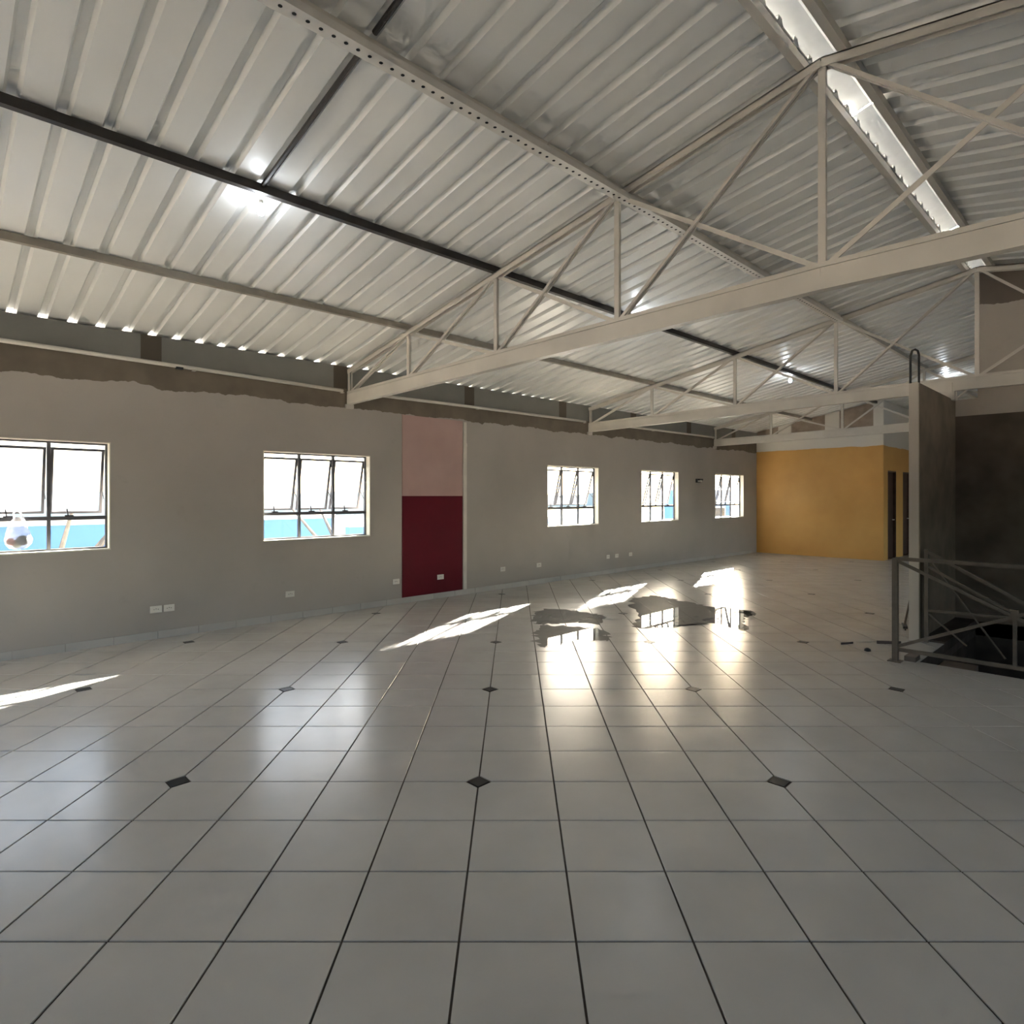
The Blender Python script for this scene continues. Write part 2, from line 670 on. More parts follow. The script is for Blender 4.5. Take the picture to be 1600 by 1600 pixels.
def pierced_wall(m, axis, a0, a1, t0, t1, z0, z1, holes):
    """wall along x (axis 0) or y (axis 1), thickness t0..t1, holes = (a0,a1,z0,z1)"""
    def bx(a, b, c_, d):
        if b - a > 1e-4 and d - c_ > 1e-4:
            if axis == 0:
                m.box(a, b, t0, t1, c_, d)
            else:
                m.box(t0, t1, a, b, c_, d)
    cur = a0
    for ha, hb, hz0, hz1 in sorted(holes):
        bx(cur, ha, z0, z1)
        bx(ha, hb, z0, hz0)
        bx(ha, hb, hz1, z1)
        cur = hb
    bx(cur, a1, z0, z1)
    return m


wl = MB()
pierced_wall(wl, 0, XB - WT, XF + WT, WL, WL + WT, -3.2, 3.606, [(a, b, WZ0, WZ1) for a, b in WINS] + [(-3.4, -1.78, WZ0, WZ1)])
struct(wl.build('wall_left', M['wall']), 'long greige plastered window wall with raw mortar band on top')
rwz = lambda a: 3.0 if a > 10 else WZ1
FILL_OPENINGS = [(-2.6, -0.6), (0.6, 2.6), (3.8, 5.8), (11.0, 14.0), (14.6, 17.6), (18.2, 21.2)]     # unseen openings added to let in fill light
# unseen canopy added outside to cut off the high sun
struct(MB().box(XB - WT, XF + WT, WL + WT, WL + WT + 1.1, 2.75, 2.87).build('added_canopy_1', M['cap']), 'unseen canopy added above the windows to shorten the sun patches')
wr = MB()
pierced_wall(wr, 0, XB - WT, XF + WT, WR - WT, WR, -3.2, 3.628, [(a, b, WZ0, rwz(a)) for a, b in FILL_OPENINGS])
struct(wr.build('wall_right', M['wall']))
wb = MB()
pierced_wall(wb, 1, WR, WL, XB - WT, XB, -3.2, 3.6, [(3.6, 6.8, 0.9, 2.5)])  # unseen opening added behind the camera for fill light
# gable above
g = len(wb.v)
wb.v += [(XB - WT, WR, 3.6), (XB - WT, WL, 3.6), (XB - WT, RIDGE, zs(RIDGE)), (XB, WR, 3.6), (XB, WL, 3.6), (XB, RIDGE, zs(RIDGE))]
wb.f += [(g, g + 2, g + 1), (g + 3, g + 4, g + 5)]
struct(wb.build('wall_back', M['wall']))
portal((XB + .02, 5.2, 1.7), 3.2, 1.6, (R(90), 0, R(-90)))
for a, b in FILL_OPENINGS:
    portal(((a + b) / 2, WR - WT - .02, (WZ0 + rwz(a)) / 2), b - a, rwz(a) - WZ0, (R(90), 0, 0))
for a, b in WINS + [(-3.4, -1.78)]:
    portal(((a + b) / 2, WL + WT + .02, (WZ0 + WZ1) / 2), b - a, WZ1 - WZ0, (R(-90), 0, 0))

# ochre end wall with off-white top band, posts and brown infill
we = MB()
we.box(XE, XE + WT, YE, WL, -0.1, 3.52)
for y0, y1 in ((YE, 5.04), (5.88, 6.25), (7.18, 7.55)):
    b = len(we.v)
    we.v += [(x, y, z) for x in (XE, XE + WT) for (y, z) in ((y0, 3.52), (y1, 3.52), (y1, zs(y1) - .004), (y0, zs(y0) - .004))]
    we.f += [tuple(b + i for i in q) for q in ((0, 3, 2, 1), (4, 5, 6, 7), (0, 1, 5, 4), (1, 2, 6, 5), (2, 3, 7, 6), (3, 0, 4, 7))]
wall_end = struct(we.build('wall_end', M['yellow']), 'ochre yellow end wall with off-white band above')
for y0, y1 in ((5.04, 5.88), (6.25, 7.18), (7.55, WL)):
    pn = MB()
    b = 0
    pn.v += [(x, y, z) for x in (XE + .05, XE + .13) for (y, z) in ((y0, 3.52), (y1, 3.52), (y1, zs(y1) - .004), (y0, zs(y0) - .004))]
    pn.f += [(0, 3, 2, 1), (4, 5, 6, 7), (0, 1, 5, 4), (1, 2, 6, 5), (2, 3, 7, 6), (3, 0, 4, 7)]
    pn.build('infill_panel', M['infill'], wall_end)

# corridor beside it
wc = MB()
DOORS = [(18.50, 19.28, 0.0, 2.38), (19.95, 20.75, 0.0, 2.38)]
pierced_wall(wc, 0, XE + WT, XF, YE, YE + WT, -0.1, zs(YE + WT) - .004, DOORS)
struct(wc.build('wall_corridor', M['yellow']), 'ochre corridor side wall with dark doorways')
for k, (a, b, z0, z1) in enumerate(DOORS):
    d = struct(MB().box(a + .03, b - .03, YE + .07, YE + .11, 0.005, z1 - .03).build('door_%d' % (k + 1), M['door']),
               'dark brown door in ochre corridor wall')
    fr = MB()
    fr.box(a, a + .03, YE + .0, YE + WT, 0, z1)
    fr.box(b - .03, b, YE + .0, YE + WT, 0, z1)
    fr.box(a + .03, b - .03, YE, YE + WT, z1 - .03, z1)
    fr.build('door_frame', M['door'], d)
    MB().tube([(b - .10, YE + .07, 1.05), (b - .10, YE + .02, 1.05), (b - .22, YE + .02, 1.05)], 0.012).build('door_handle', M['plate'], d)
wf = MB()
wf.box(XF, XF + WT, WR, YE + WT, -0.1, 4.75)
struct(wf.build('wall_far', M['plaster']))

# stair enclosure: thin wall from the column, partition reaching the roof, and the pit
ws = MB()
ws.box(8.38, 10.32, 1.855, 1.955, 0.0, 3.03)
wall_stair = struct(ws.build('wall_stair', M['plaster']), 'thin grey wall edge beside the stairwell')
rb = MB()
rb.tube([(8.405, 1.945, 3.0), (8.405, 1.945, 3.36), (8.41, 1.925, 3.42), (8.42, 1.90, 3.43), (8.42, 1.875, 3.41), (8.42, 1.862, 3.36), (8.42, 1.862, 3.0)], 0.013, 6)
rb.build('rebar', M['rebar'], wall_stair)
MB().box(8.385, 10.30, 1.845, 1.856, -0.19, 3.02).build('shade_face', M['side_shade'], wall_stair)  # thin sheet coloured dark for the shaded stair side
MB().box(8.44, 10.30, HY1 - .01, 1.846, -0.1, 0.02).build('shade_ledge', M['pit'], wall_stair)  # dark slab standing in for the unlit stair opening
sb = MB().box(10.02, 10.16, 1.80, 1.96, 3.0, 3.12)
sb.box(10.05, 10.13, 1.84, 1.92, 3.12, 3.24)
sb.build('support_block', M['steel'], wall_stair)
wp_ = MB()
b = 0
YP = 1.60
prof = [(YP, 0.0), (WR, 0.0), (WR, zs(WR)), (RIDGE, zs(RIDGE)), (YP, zs(YP))]
k = len(prof)
wp_.v += [(10.32, y, z - (.004 if z > 3 else 0)) for y, z in prof] + [(10.44, y, z - (.004 if z > 3 else 0)) for y, z in prof]
wp_.f += [tuple(range(k)), tuple(range(k, 2 * k))[::-1]] + [(i, k + i, k + (i + 1) % k, (i + 1) % k) for i in range(k)]
wp_.box(10.32, 10.44, YP, 1.955, 0.0, 3.03)
wpart = struct(wp_.build('wall_partition', M['plaster_patchy']), 'tall grey plaster wall behind the stairwell, darker below')
MB().box(10.30, 10.322, WR + .02, 1.845, -0.19, 2.80).build('shade_face', M['raw'], wpart)  # dark sheet painting the shade low on the partition
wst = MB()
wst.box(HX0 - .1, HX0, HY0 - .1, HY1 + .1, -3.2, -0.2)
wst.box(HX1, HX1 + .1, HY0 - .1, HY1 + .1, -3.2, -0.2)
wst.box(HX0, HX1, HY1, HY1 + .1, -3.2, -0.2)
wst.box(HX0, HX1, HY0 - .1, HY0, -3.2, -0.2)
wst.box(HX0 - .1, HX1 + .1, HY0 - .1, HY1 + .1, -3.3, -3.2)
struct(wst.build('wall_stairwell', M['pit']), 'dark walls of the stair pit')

# concrete stair going down to the right
st = tag(empty('staircase', (7.9, 1.3, -3.2)), 'concrete stair descending into the dark stairwell', 'staircase')
for k in range(12):
    y1 = HY1 - .02 - .29 * k
    z1 = -0.17 * (k + 1)
    o = MB().box(7.36, 8.36, y1 - .31, y1, z1 - .17, z1).build('step', M['concrete'], None)
    o.parent = st
    o.matrix_parent_inverse = Matrix.Translation((-7.9, -1.3, 3.2))

# ------------------------------------------------------------------ windows
def thing_at(name, loc):
    e = empty(name, loc)
    return e


def child(mb, name, mat, root, loc, smooth=False):
    """mesh given in world coordinates, stored relative to its root at loc"""
    mb.v = [(x - loc[0], y - loc[1], z - loc[2]) for x, y, z in mb.v]
    return mb.build(name, mat, root, smooth)


def make_window(idx, xa, xb, tint_right=False):
    loc = ((xa + xb) / 2, WL + .1, WZ0)
    root = struct(empty('window_%d' % idx, loc),
                  'grey aluminium window with tilted sashes, number %d along the wall' % idx if False else None)
    yf0, yf1 = WL + .095, WL + .135
    fw = .032
    f = MB()
    f.box(xa, xb, yf0, yf1, WZ0, WZ0 + fw)
    f.box(xa, xb, yf0, yf1, WZ1 - fw, WZ1)
    f.box(xa, xa + fw, yf0, yf1, WZ0 + fw, WZ1 - fw)
    f.box(xb - fw, xb, yf0, yf1, WZ0 + fw, WZ1 - fw)
    child(f, 'frame', M['frame'], root, loc)
    rv = MB()       # painted reveal lining
    rv.box(xa, xa + .012, WL - .006, yf0, WZ0, WZ1)
    rv.box(xb - .012, xb, WL - .006, yf0, WZ0, WZ1)
    rv.box(xa + .012, xb - .012, WL - .006, yf0, WZ1 - .012, WZ1)
    child(rv, 'reveal', M['cream'], root, loc)
    child(MB().box(xa, xb, WL - .015, yf0, WZ0, WZ0 + .014), 'sill', M['cream'], root, loc)
    w = (xb - xa - 2 * fw) / 3
    zt = 1.455
    ms = .034
    for k in (1, 2):
        xm = xa + fw + w * k
        child(MB().box(xm - ms / 2, xm + ms / 2, yf0, yf1, WZ0 + fw, WZ1 - fw), 'mullion', M['frame'], root, loc)
    child(MB().box(xa + fw, xb - fw, yf0 - .006, yf1 + .004, zt - .022, zt + .022), 'transom', M['frame'], root, loc)
    for k in range(3):
        x0 = xa + fw + w * k + (ms / 2 if k else 0)
        x1 = xa + fw + w * (k + 1) - (ms / 2 if k < 2 else 0)
        child(MB().box(x0, x1, yf0 + .017, yf0 + .021, WZ0 + fw, zt - .022), 'pane', M['glass'], root, loc)
        # awning sash hung at the top, bottom pushed out
        zt1, zb1 = WZ1 - fw - .045, zt + .03
        L = zt1 - zb1
        th = R(14 + 1.5 * math.sin(idx * 2 + k))
        def P(u, n_):   # u down the sash, n_ along its thickness
            return (yf0 + .02 + math.sin(th) * u + math.cos(th) * n_, zt1 - math.cos(th) * u + math.sin(th) * n_)
        def slab(mb, xa_, xb_, u0, u1, n0, n1):
            b_ = len(mb.v)
            for n_ in (n0, n1):
                for (xx, u) in ((xa_, u0), (xb_, u0), (xb_, u1), (xa_, u1)):
                    y_, z_ = P(u, n_)
                    mb.v.append((xx, y_, z_))
            mb.f += [tuple(b_ + i for i in q) for q in ((3, 2, 1, 0), (4, 5, 6, 7), (0, 1, 5, 4), (1, 2, 6, 5), (2, 3, 7, 6), (3, 0, 4, 7))]
        s = MB()
        sw = .026
        slab(s, x0 + .004, x0 + .004 + sw, 0, L, -.012, .012)
        slab(s, x1 - .004 - sw, x1 - .004, 0, L, -.012, .012)
        slab(s, x0 + .004 + sw, x1 - .004 - sw, 0, sw, -.012, .012)
        slab(s, x0 + .004 + sw, x1 - .004 - sw, L - sw, L, -.012, .012)
        sash = child(s, 'sash', M['frame'], root, loc)
        g_ = MB()
        slab(g_, x0 + .004 + sw, x1 - .004 - sw, sw, L - sw, -.002, .002)
        child(g_, 'pane', M['dusty'], sash, loc)
        # stay arm and lever latch
        yb, zb = P(L * .62, 0)
        child(MB().bar((x1 - .012, yf0 + .02, zb - .12), (x1 - .012, yb, zb), .006, .012), 'stay', M['frame'], sash, loc)
        lx = x0 + (x1 - x0) * .30
        lt = MB()
        lt.box(lx - .03, lx + .05, yf0 - .028, yf0 - .004, zt + .022, zt + .036)
        lt.bar((lx, yf0 - .02, zt + .03), (lx - .012, yf0 - .03, zt + .105), .012, .014)
        child(lt, 'latch', M['latch'], root, loc)
    return root


WLAB = ['grey tilted-sash window at the left edge with a plastic bag hung on it',
        'grey tilted-sash window left of the wine red panel, blue wall outside',
        'grey tilted-sash window first to the right of the red panel',
        'grey tilted-sash window second to the right of the red panel',
        'grey tilted-sash window nearest the ochre end wall']
for k, (a, b) in enumerate(WINS):
    w_ = make_window(k + 1, a, b)
    w_['label'] = WLAB[k]

# ------------------------------------------------------------------ baseboard of cut tile
bbr = struct(empty('baseboard_left', (0, WL, 0)), 'cut tile baseboard along the window wall')
bbm = MB().box(0.0025, .4475, -.012, 0, 0.0, .088).mesh('baseboard_tile', M['tile'])
x = XB + .02 - .31
k = 0
while x < XE - .02:
    x1 = x + .45
    if x > -0.9 and x1 < XE:
        o = link('baseboard_tile', bbm, bbr)
        o.location = (x + random.uniform(-.002, .002), 0, 0)
    x = x1

# ------------------------------------------------------------------ painted panel, conduits, sockets
pp = tag(empty('painted_panel', (6.06, WL, 0.09)), 'tall painted panel, dusty pink above and wine red below', 'wall panel')
child(MB().box(5.45, 6.675, WL - .014, WL - .002, 1.70, 2.99), 'pink_panel', M['pink'], pp, (6.06, WL, .09))
child(MB().box(5.45, 6.675, WL - .014, WL - .002, 0.09, 1.70), 'red_panel', M['red'], pp, (6.06, WL, .09))
cd = tag(empty('wall_conduit', (6.73, WL, 0)), 'vertical off-white conduit strip right of the red panel', 'conduit')
child(MB().box(6.695, 6.765, WL - .022, WL, 0.09, 2.58), 'lower_length', M['whitepvc'], cd, (6.73, WL, 0))
child(MB().box(6.692, 6.768, WL - .027, WL, 2.555, 2.61), 'coupling', M['whitepvc'], cd, (6.73, WL, 0))
child(MB().box(6.698, 6.762, WL - .020, WL, 2.61, 2.975), 'upper_length', M['whitepvc'], cd, (6.73, WL, 0))

# long pipe under the eave, slightly wavy, one length per bay
pz = [(-3.9, 3.31), (-1.2, 3.32), (2.4, 3.27), (4.40, 3.235), (4.64, 3.235), (7.0, 3.25), (9.95, 3.255), (10.22, 3.26), (12.5, 3.275), (15.4, 3.285)]
for (i0, i1, lab) in ((1, 3, 'thin pale pipe on the mortar band left of the nearest truss'),
                      (4, 6, 'thin pale pipe on the mortar band between first and second truss'),
                      (7, 9, 'thin pale pipe on the mortar band between second and third truss')):
    t = tag(empty('eave_pipe', (pz[i0][0], WL - .05, pz[i0][1])), lab, 'pipe', 'pipes along the mortar band')
    L0 = (pz[i0][0], WL - .05, pz[i0][1])
    child(MB().tube([(x, WL - .05, z) for x, z in pz[i0:i1 + 1]], .024, 8), 'pipe_run', M['whitepvc'], t, L0, True)
    if i0 == 1:
        child(MB().box(2.19, 2.27, WL - .07, WL - .03, 3.235, 3.27), 'cable_clip', M['black'], t, L0)
    for x, z in pz[i0:i1 + 1]:
        if x > 0:
            child(MB().box(x - .02, x + .02, WL - .06, WL - .003, z - .03, z - .022), 'bracket', M['steel'], t, L0)


def socket(x, z, w, lab, wall_y=WL):
    t = tag(empty('wall_socket', (x, wall_y, z)), lab, 'socket', 'sockets low on the window wall')
    MB().box(-w / 2, w / 2, -.010, 0, -.04, .04).build('cover_plate', M['plate'], t)
    h = MB()
    for dx in (-.022, 0, .022):
        h.tube([(dx, -.0095, (.006 if dx == 0 else 0)), (dx, -.0115, (.006 if dx == 0 else 0))], .005, 6)
    h.build('socket_face', M['socket_hole'], t)


SOCK = [(1.99, .35, .125, 'left of two white socket plates below between first and second window'),
        (2.13, .35, .115, 'right of two white socket plates below between first and second window'),
        (3.63, .35, .12, 'white socket plate on greige wall below the second window'),
        (5.34, .355, .12, 'white socket plate just left of the red panel'),
        (7.63, .36, .12, 'white socket plate first right of the pale conduit strip'),
        (8.59, .36, .12, 'white socket plate left below the third window'),
        (10.78, .37, .10, 'small socket plate just right below the third window'),
        (11.10, .37, .11, 'middle small socket plate between third and fourth window'),
        (11.62, .37, .11, 'small socket plate left below the fourth window')]
for a in SOCK:
    socket(*a)
socket(6.20, .35, .13, 'white socket plate on the wine red panel', WL - .012)
bx_ = tag(empty('wall_box', (14.63, WL, 2.10)), 'small black bracket on the wall between the two farthest windows', 'bracket')
q = MB()
q.box(-.10, .10, -.03, 0, -.05, .05)
q.box(-.04, .14, -.08, -.03, .01, .05)
q.build('backplate', M['black'], bx_)
MB().tube([(-.02, -.03, -.01), (-.02, -.12, -.01)], .025, 10).build('barrel', M['plate'], bx_)

# ------------------------------------------------------------------ roof
ceil = struct(empty('ceiling', (0, 0, 0)), 'white corrugated steel roof with ribs running from eave to ridge')
PITCH = .26125
SHW = PITCH * 4
X0S = 0.92
def sheet_mesh(side):
    m = MB()
    prof = []
    for k in range(4):
        x = k * PITCH
        # rib centred at the sheet's edge line, folded up
        prof += [(x - .045, 0), (x - .024, .045), (x + .024, .045), (x + .045, 0)]
    prof += [(4 * PITCH - .045, 0), (4 * PITCH - .03, .025)]
    if side > 0:
        ya, yb = RIDGE + .10, WL + .24
    else:
        ya, yb = RIDGE - .10, WR - .42
    n_ = 8
    ys = [ya + (yb - ya) * i / n_ for i in range(n_ + 1)]
    for y in ys:
        for x, z in prof:
            m.v.append((x, y, zs(y) + z if True else 0))
    P_ = len(prof)
    for i in range(n_):
        for k in range(P_ - 1):
            a = i * P_ + k
            q = (a, a + 1, a + 1 + P_, a + P_)
            m.f.append(q if side > 0 else q[::-1])
    return m.mesh('roof_sheet', M['sheet'])


shl, shr = sheet_mesh(1), sheet_mesh(-1)
k0 = math.floor((XB - X0S) / SHW) - 0
k1 = math.ceil((XF + .4 - X0S) / SHW)
for k in range(k0, k1):
    x = X0S + k * SHW
    if -1.4 < x < XF + .5 or True:
        o = link('roof_sheet', shl, ceil)
        o.location = (x, 0, 0.002 * (k % 2))
        o = link('roof_sheet', shr, ceil)
        o.location = (x, 0, 0.002 * (k % 2))
# ridge cap: folded flashing over the gap, in lengths
for k in range(9):
    x0 = XB - .3 + k * 3.3
    c_ = MB()
    zz = zs(RIDGE)
    for x in (x0, x0 + 3.28):
        c_.v += [(x, RIDGE - .34, zz - .34 * SL + .055), (x, RIDGE, zz + .095), (x, RIDGE + .34, zz - .34 * SL + .055)]
    c_.f += [(0, 1, 4, 3), (1, 2, 5, 4)]
    c_.build('ridge_cap', M['cap'], ceil)

# purlins
def purlin(y, mat, lab, x0=XB, x1=XF, w=.055, hh=.075):
    t = tag(empty('steel_purlin', (x0, y, zc(y))), lab, 'purlin', 'purlins carrying the roof sheets')
    s = 1 if y > RIDGE else -1
    m = MB()
    # channel: web, two flanges and lips, following the slope roughly
    z0, z1 = zc(y) + .002, zc(y) + hh - .004
    m.box(0, x1 - x0, -w / 2, -w / 2 + .008, z0 - zc(y), z1 - zc(y))
    m.box(0, x1 - x0, -w / 2 + .008, w / 2, z0 - zc(y), z0 - zc(y) + .008)
    m.box(0, x1 - x0, -w / 2 + .008, w / 2, z1 - zc(y) - .008, z1 - zc(y))
    m.box(0, x1 - x0, w / 2 - .006, w / 2, z0 - zc(y) + .008, z0 - zc(y) + .022)
    m.build('channel', mat, t)
    return t


purlin(6.64, M['purlin_mid'], 'khaki steel purlin nearest the window wall')
purlin(4.97, M['purlin_dark'], 'dark steel purlin with hanging bulbs, second from the window wall')
purlin(3.33, M['steel'], 'pale steel purlin directly above the perforated cable tray')
purlin(RIDGE + .135, M['steel'], 'pale steel purlin on the window side of the ridge gap')
purlin(RIDGE - .135, M['steel'], 'pale steel purlin on the far side of the ridge gap')
purlin(-.095, M['purlin_mid'], 'steel purlin on the right roof slope next to the ridge', XB, 10.3)
purlin(-1.77, M['purlin_mid'], 'second steel purlin down the right roof slope', XB, 10.3)

# perforated cable tray below the third purlin
tx0, tx1 = -3.9, 10.0
tl = (tx0, 3.24, zc(3.24) - .115)
tr = tag(empty('cable_tray', tl), 'long perforated cable tray with a row of holes below the pale purlin', 'cable tray')
tm = MB()
ty0, ty1, tz0, tz1 = 3.19, 3.29, zc(3.24) - .115, zc(3.24) - .065
tm.box(tx0, tx1, ty0, ty1, tz0, tz0 + .003)
tm.box(tx0, tx1, ty0, ty0 + .003, tz0 + .003, tz1)
tm.box(tx0, tx1, ty1 - .003, ty1, tz0 + .003, tz1)
child(tm, 'channel', M['galv'], tr, tl)
hm = MB()
x = 0.6
while x < 9.9:
    hm.tube([(x, (ty0 + ty1) / 2, tz0 - .0008), (x, (ty0 + ty1) / 2, tz0 + .001)], .0125, 10)
    x += .078
o = child(hm, 'punched_hole', M['hole'], tr, tl)
o['kind'] = 'stuff'
for x in (-.5, 1.5, 3.5, 5.6, 7.6, 9.6):
    child(MB().tube([(x, 3.24, tz0 + .003), (x, 3.24, zc(3.3) + .01)], .005, 6), 'hanger', M['steel'], tr, tl)

# trusses
PN = [WL, 6.64, 4.96, 3.33, RIDGE, -.10, -1.77, -3.42, WR]


def zb(y):      # bottom chord underside, cambered a little
    return 3.05 + .085 * (1 - abs(y - RIDGE) / (WL - RIDGE))


def truss(X, lab, ylo=WR, bar=True):
    loc = (X, WL - .03, 3.05)
    t = tag(empty('roof_truss', loc), lab, 'truss', 'white steel roof trusses')
    ch = lambda mb, nm: child(mb, nm, M['steel'], t, loc)
    CH = .19
    ends = [y for y in PN if y >= ylo - .01]
    yl = ends[-1]
    b = MB()
    segs = [WL - .02, RIDGE] + ([yl + .02] if yl < RIDGE - .1 else [])
    for ya, yb in zip(segs, segs[1:]):
        a, c_ = zb(ya), zb(yb)
        b.bar((X, ya, a + .075), (X, yb, c_ + .075), .08, .15)          # main channel
        b.bar((X, ya, a + .172), (X, yb, c_ + .172), .08, .034)         # upper strip
        b.bar((X + .004, ya, a + .152), (X + .004, yb, c_ + .152), .064, .012)   # recessed seam
    ch(b, 'bottom_chord')
    for ya, yb in zip(segs, segs[1:]):
        m_ = MB()
        za, zb_ = zc(ya) - .034, zc(yb) - .034
        m_.bar((X - .028, ya, za), (X - .028, yb, zb_), .010, .066)
        m_.bar((X + .028, ya, za), (X + .028, yb, zb_), .010, .066)
        m_.bar((X, ya, za + .028), (X, yb, zb_ + .028), .066, .010)
        ch(m_, 'top_chord')
    def pair(p, q, gap, s, nm):
        m_ = MB()
        for sg in (-1, 1):
            m_.bar((p[0] + sg * gap / 2, p[1], p[2]), (q[0] + sg * gap / 2, q[1], q[2]), s, s * 1.25)
        ch(m_, nm)
    T = [(X, y, zc(y) - .05) for y in ends]
    B = [(X, y, zb(y) + CH - .01) for y in ends]
    T[0] = (X, WL - .045, zc(WL) - .05)
    B[0] = (X, WL - .045, zb(WL) + CH - .02)
    for i in range(len(ends)):
        m_ = MB()
        if i == 0:
            pair((X, WL - .05, zb(WL) + CH - .02), (X, WL - .05, zc(WL) - .03), .045, .02, 'post')
            continue
        m_.bar(B[i], T[i], .032, .05)
        ch(m_, 'post')
    for i in range(1, len(ends)):
        lo, hi = (i - 1, i) if ends[i] >= RIDGE - .01 else (i, i - 1)
        # double-angle diagonal rising towards the ridge
        off = .04 if ends[i] >= RIDGE - .01 else -.04
        pair((X, B[lo][1] - off * 1.2, B[lo][2]), (X, T[hi][1] + off, T[hi][2]), .034, .022, 'diagonal')
        # single flat counter brace rising towards the eave
        if not (lo == 0 or lo == 8):
            m_ = MB()
            m_.bar((X + .0, T[lo][1] - off, T[lo][2]), (X + .0, B[hi][1] + off, B[hi][2]), .010, .036)
            ch(m_, 'counter_brace')
    pl = MB().box(X - .06, X + .06, WL - .05, WL, 2.99, 3.05)
    ch(pl, 'bearing_plate')
    return t


truss(4.52, 'nearest white steel roof truss, crossing the whole picture from the red panel')
truss(10.12, 'middle white steel roof truss, reaching the column by the stairwell')
truss(15.50, 'farthest white steel roof truss, in front of the ochre end wall')

# conduit between tray and dark purlin along a sheet seam
tag(MB().tube([(1.965, 4.95, zs(4.95) - .02), (1.965, 3.40, zs(3.40) - .02)], .019, 8).build('ceiling_conduit', M['purlin_dark']),
    'dark conduit up the roof sheets from the near bulb to the cable tray', 'conduit')
tag(MB().tube([(1.965, 3.25, zs(3.25) - .02), (1.965, 1.80, zs(1.80) - .02)], .019, 8).build('ceiling_conduit', M['purlin_dark']),
    'dark conduit on the roof sheets above the cable tray', 'conduit')


# LED bulbs
def bulb(x, y, lab):
    z = zc(y)
    t = tag(empty('led_bulb', (x, y, z)), lab, 'light bulb', 'bulbs under the roof')
    MB().lathe([(.018, 0), (.02, -.03), (.016, -.035)][::-1], (0, 0, 0), 12).build('lampholder', M['plate'], t, True)
    MB().lathe([(.004, -.125), (.022, -.118), (.03, -.10), (.03, -.08), (.024, -.055), (.016, -.036)], (0, 0, 0), 16).build('bulb_globe', M['bulb'], t, True)


bulb(1.99, 5.05, 'lit bulb under the dark purlin, nearest the camera')
bulb(7.22, 4.92, 'lit bulb under the dark purlin half hidden by the nearest truss')
bulb(12.66, 5.03, 'lit bulb under the dark purlin between middle and farthest truss')
bulb(17.30, 3.24, 'lit bulb far back above the thin stair wall')
bulb(1.99, -1.70, 'unseen fill bulb added on the right roof slope level with the near bulb')  # unseen, added to brighten the right side of the hall
bulb(7.22, -1.70, 'unseen fill bulb added on the right roof slope beyond the nearest truss')  # second unseen bulb, added as fill

# ------------------------------------------------------------------ railings
rl = (7.2, 1.80, 0)
t = tag(empty('stair_railing', rl), 'grey steel railing with crossed bars in front of the stair opening', 'railing')
PW = 1.92
def rc(mb, nm):
    return child(mb, nm, M['rail'], t, rl)
for k in range(2):
    y = 1.80 - PW * k
    rc(MB().box(7.175, 7.225, y - .025, y + .025, 0, 1.06), 'post')
    rc(MB().box(7.14, 7.26, y - .06, y + .06, 0, .008), 'base_plate')
rc(MB().bar((7.2, 1.80, 1.055), (7.2, 1.80 - PW, 1.055), .045, .035), 'top_rail')
rc(MB().bar((7.2, 1.775, .125), (7.2, 1.825 - PW, .125), .035, .035), 'bottom_rail')
rc(MB().bar((7.2, 1.775, 1.03), (7.2, 1.825 - PW, .15), .026, .03), 'cross_bar')
rc(MB().bar((7.2, 1.775, .16), (7.2, 1.825 - PW, 1.03), .026, .03), 'cross_bar')
rc(MB().box(7.185, 7.215, .81, .87, .56, .66), 'cross_plate')
rc(MB().box(7.186, 7.214, .825, .855, .14, .57), 'short_post')

rl2 = (8.40, 1.78, 0)
t2 = tag(empty('stair_handrail', rl2), 'sloping grey handrail going down the stair from the column', 'handrail')
def rc2(mb, nm):
    return child(mb, nm, M['rail'], t2, rl2)
sl = -.565
H = lambda y, z: (8.40, y, z + (1.80 - y) * sl)
rc2(MB().box(8.375, 8.425, 1.76, 1.80, -.17, 1.08), 'post')
rc2(MB().bar(H(1.78, 1.07), H(-1.0, 1.07), .045, .035), 'top_rail')
rc2(MB().bar(H(1.76, .90), H(-1.0, .90), .03, .03), 'lower_rail')
rc2(MB().bar((8.40, 1.76, .98), (8.40, 1.06, -.06), .012, .016), 'thin_bar')
rc2(MB().bar((8.40, 1.76, .37), (8.40, .55, .41), .03, .03), 'mid_rail')
rc2(MB().bar((8.40, 1.76, .33), (8.40, 1.40, .02), .014, .018), 'thin_bar')
rc2(MB().box(8.38, 8.42, -.02, .02, -1.1, -.02), 'post')

# ------------------------------------------------------------------ small things on the floor
sq = tag(empty('floor_squeegee', (9.06, 2.16, 0)), 'dark floor squeegee leaning behind the stair column', 'squeegee')
ql = (9.06, 2.16, 0)
child(MB().bar((8.93, 2.12, .035), (9.18, 2.20, .035), .03, .05, (0, 0, 1)), 'blade_holder', M['black'], sq, ql)
child(MB().bar((8.92, 2.118, .010), (9.19, 2.202, .010), .03, .012, (0, 0, 1)), 'rubber_blade', M['black'], sq, ql)
child(MB().tube([(9.06, 2.16, .05), (9.20, 1.975, 1.25)], .012, 8), 'handle', M['rail'], sq, ql)
tag(MB().bar((7.90, 2.16, .009), (8.06, 1.96, .009), .05, .016, (0, 0, 1)).build('wood_strip', M['wood']),
    'short dark wood strip lying left of the railing post', 'wood strip')
lump = MB().lathe([(.012, .001), (.035, .008), (.03, .03), (.01, .04)], (7.42, 2.12, 0), 9)
tag(lump.build('debris_lump', M['black'], None, True), 'small black lump of debris on the floor near the railing', 'debris')
tag(MB().bar((7.55, 2.43, .004), (7.70, 2.35, .004), .035, .006, (0, 0, 1)).build('debris_strip', M['wood']),
    'thin brown scrap on the tiles left of the black lump', 'debris')
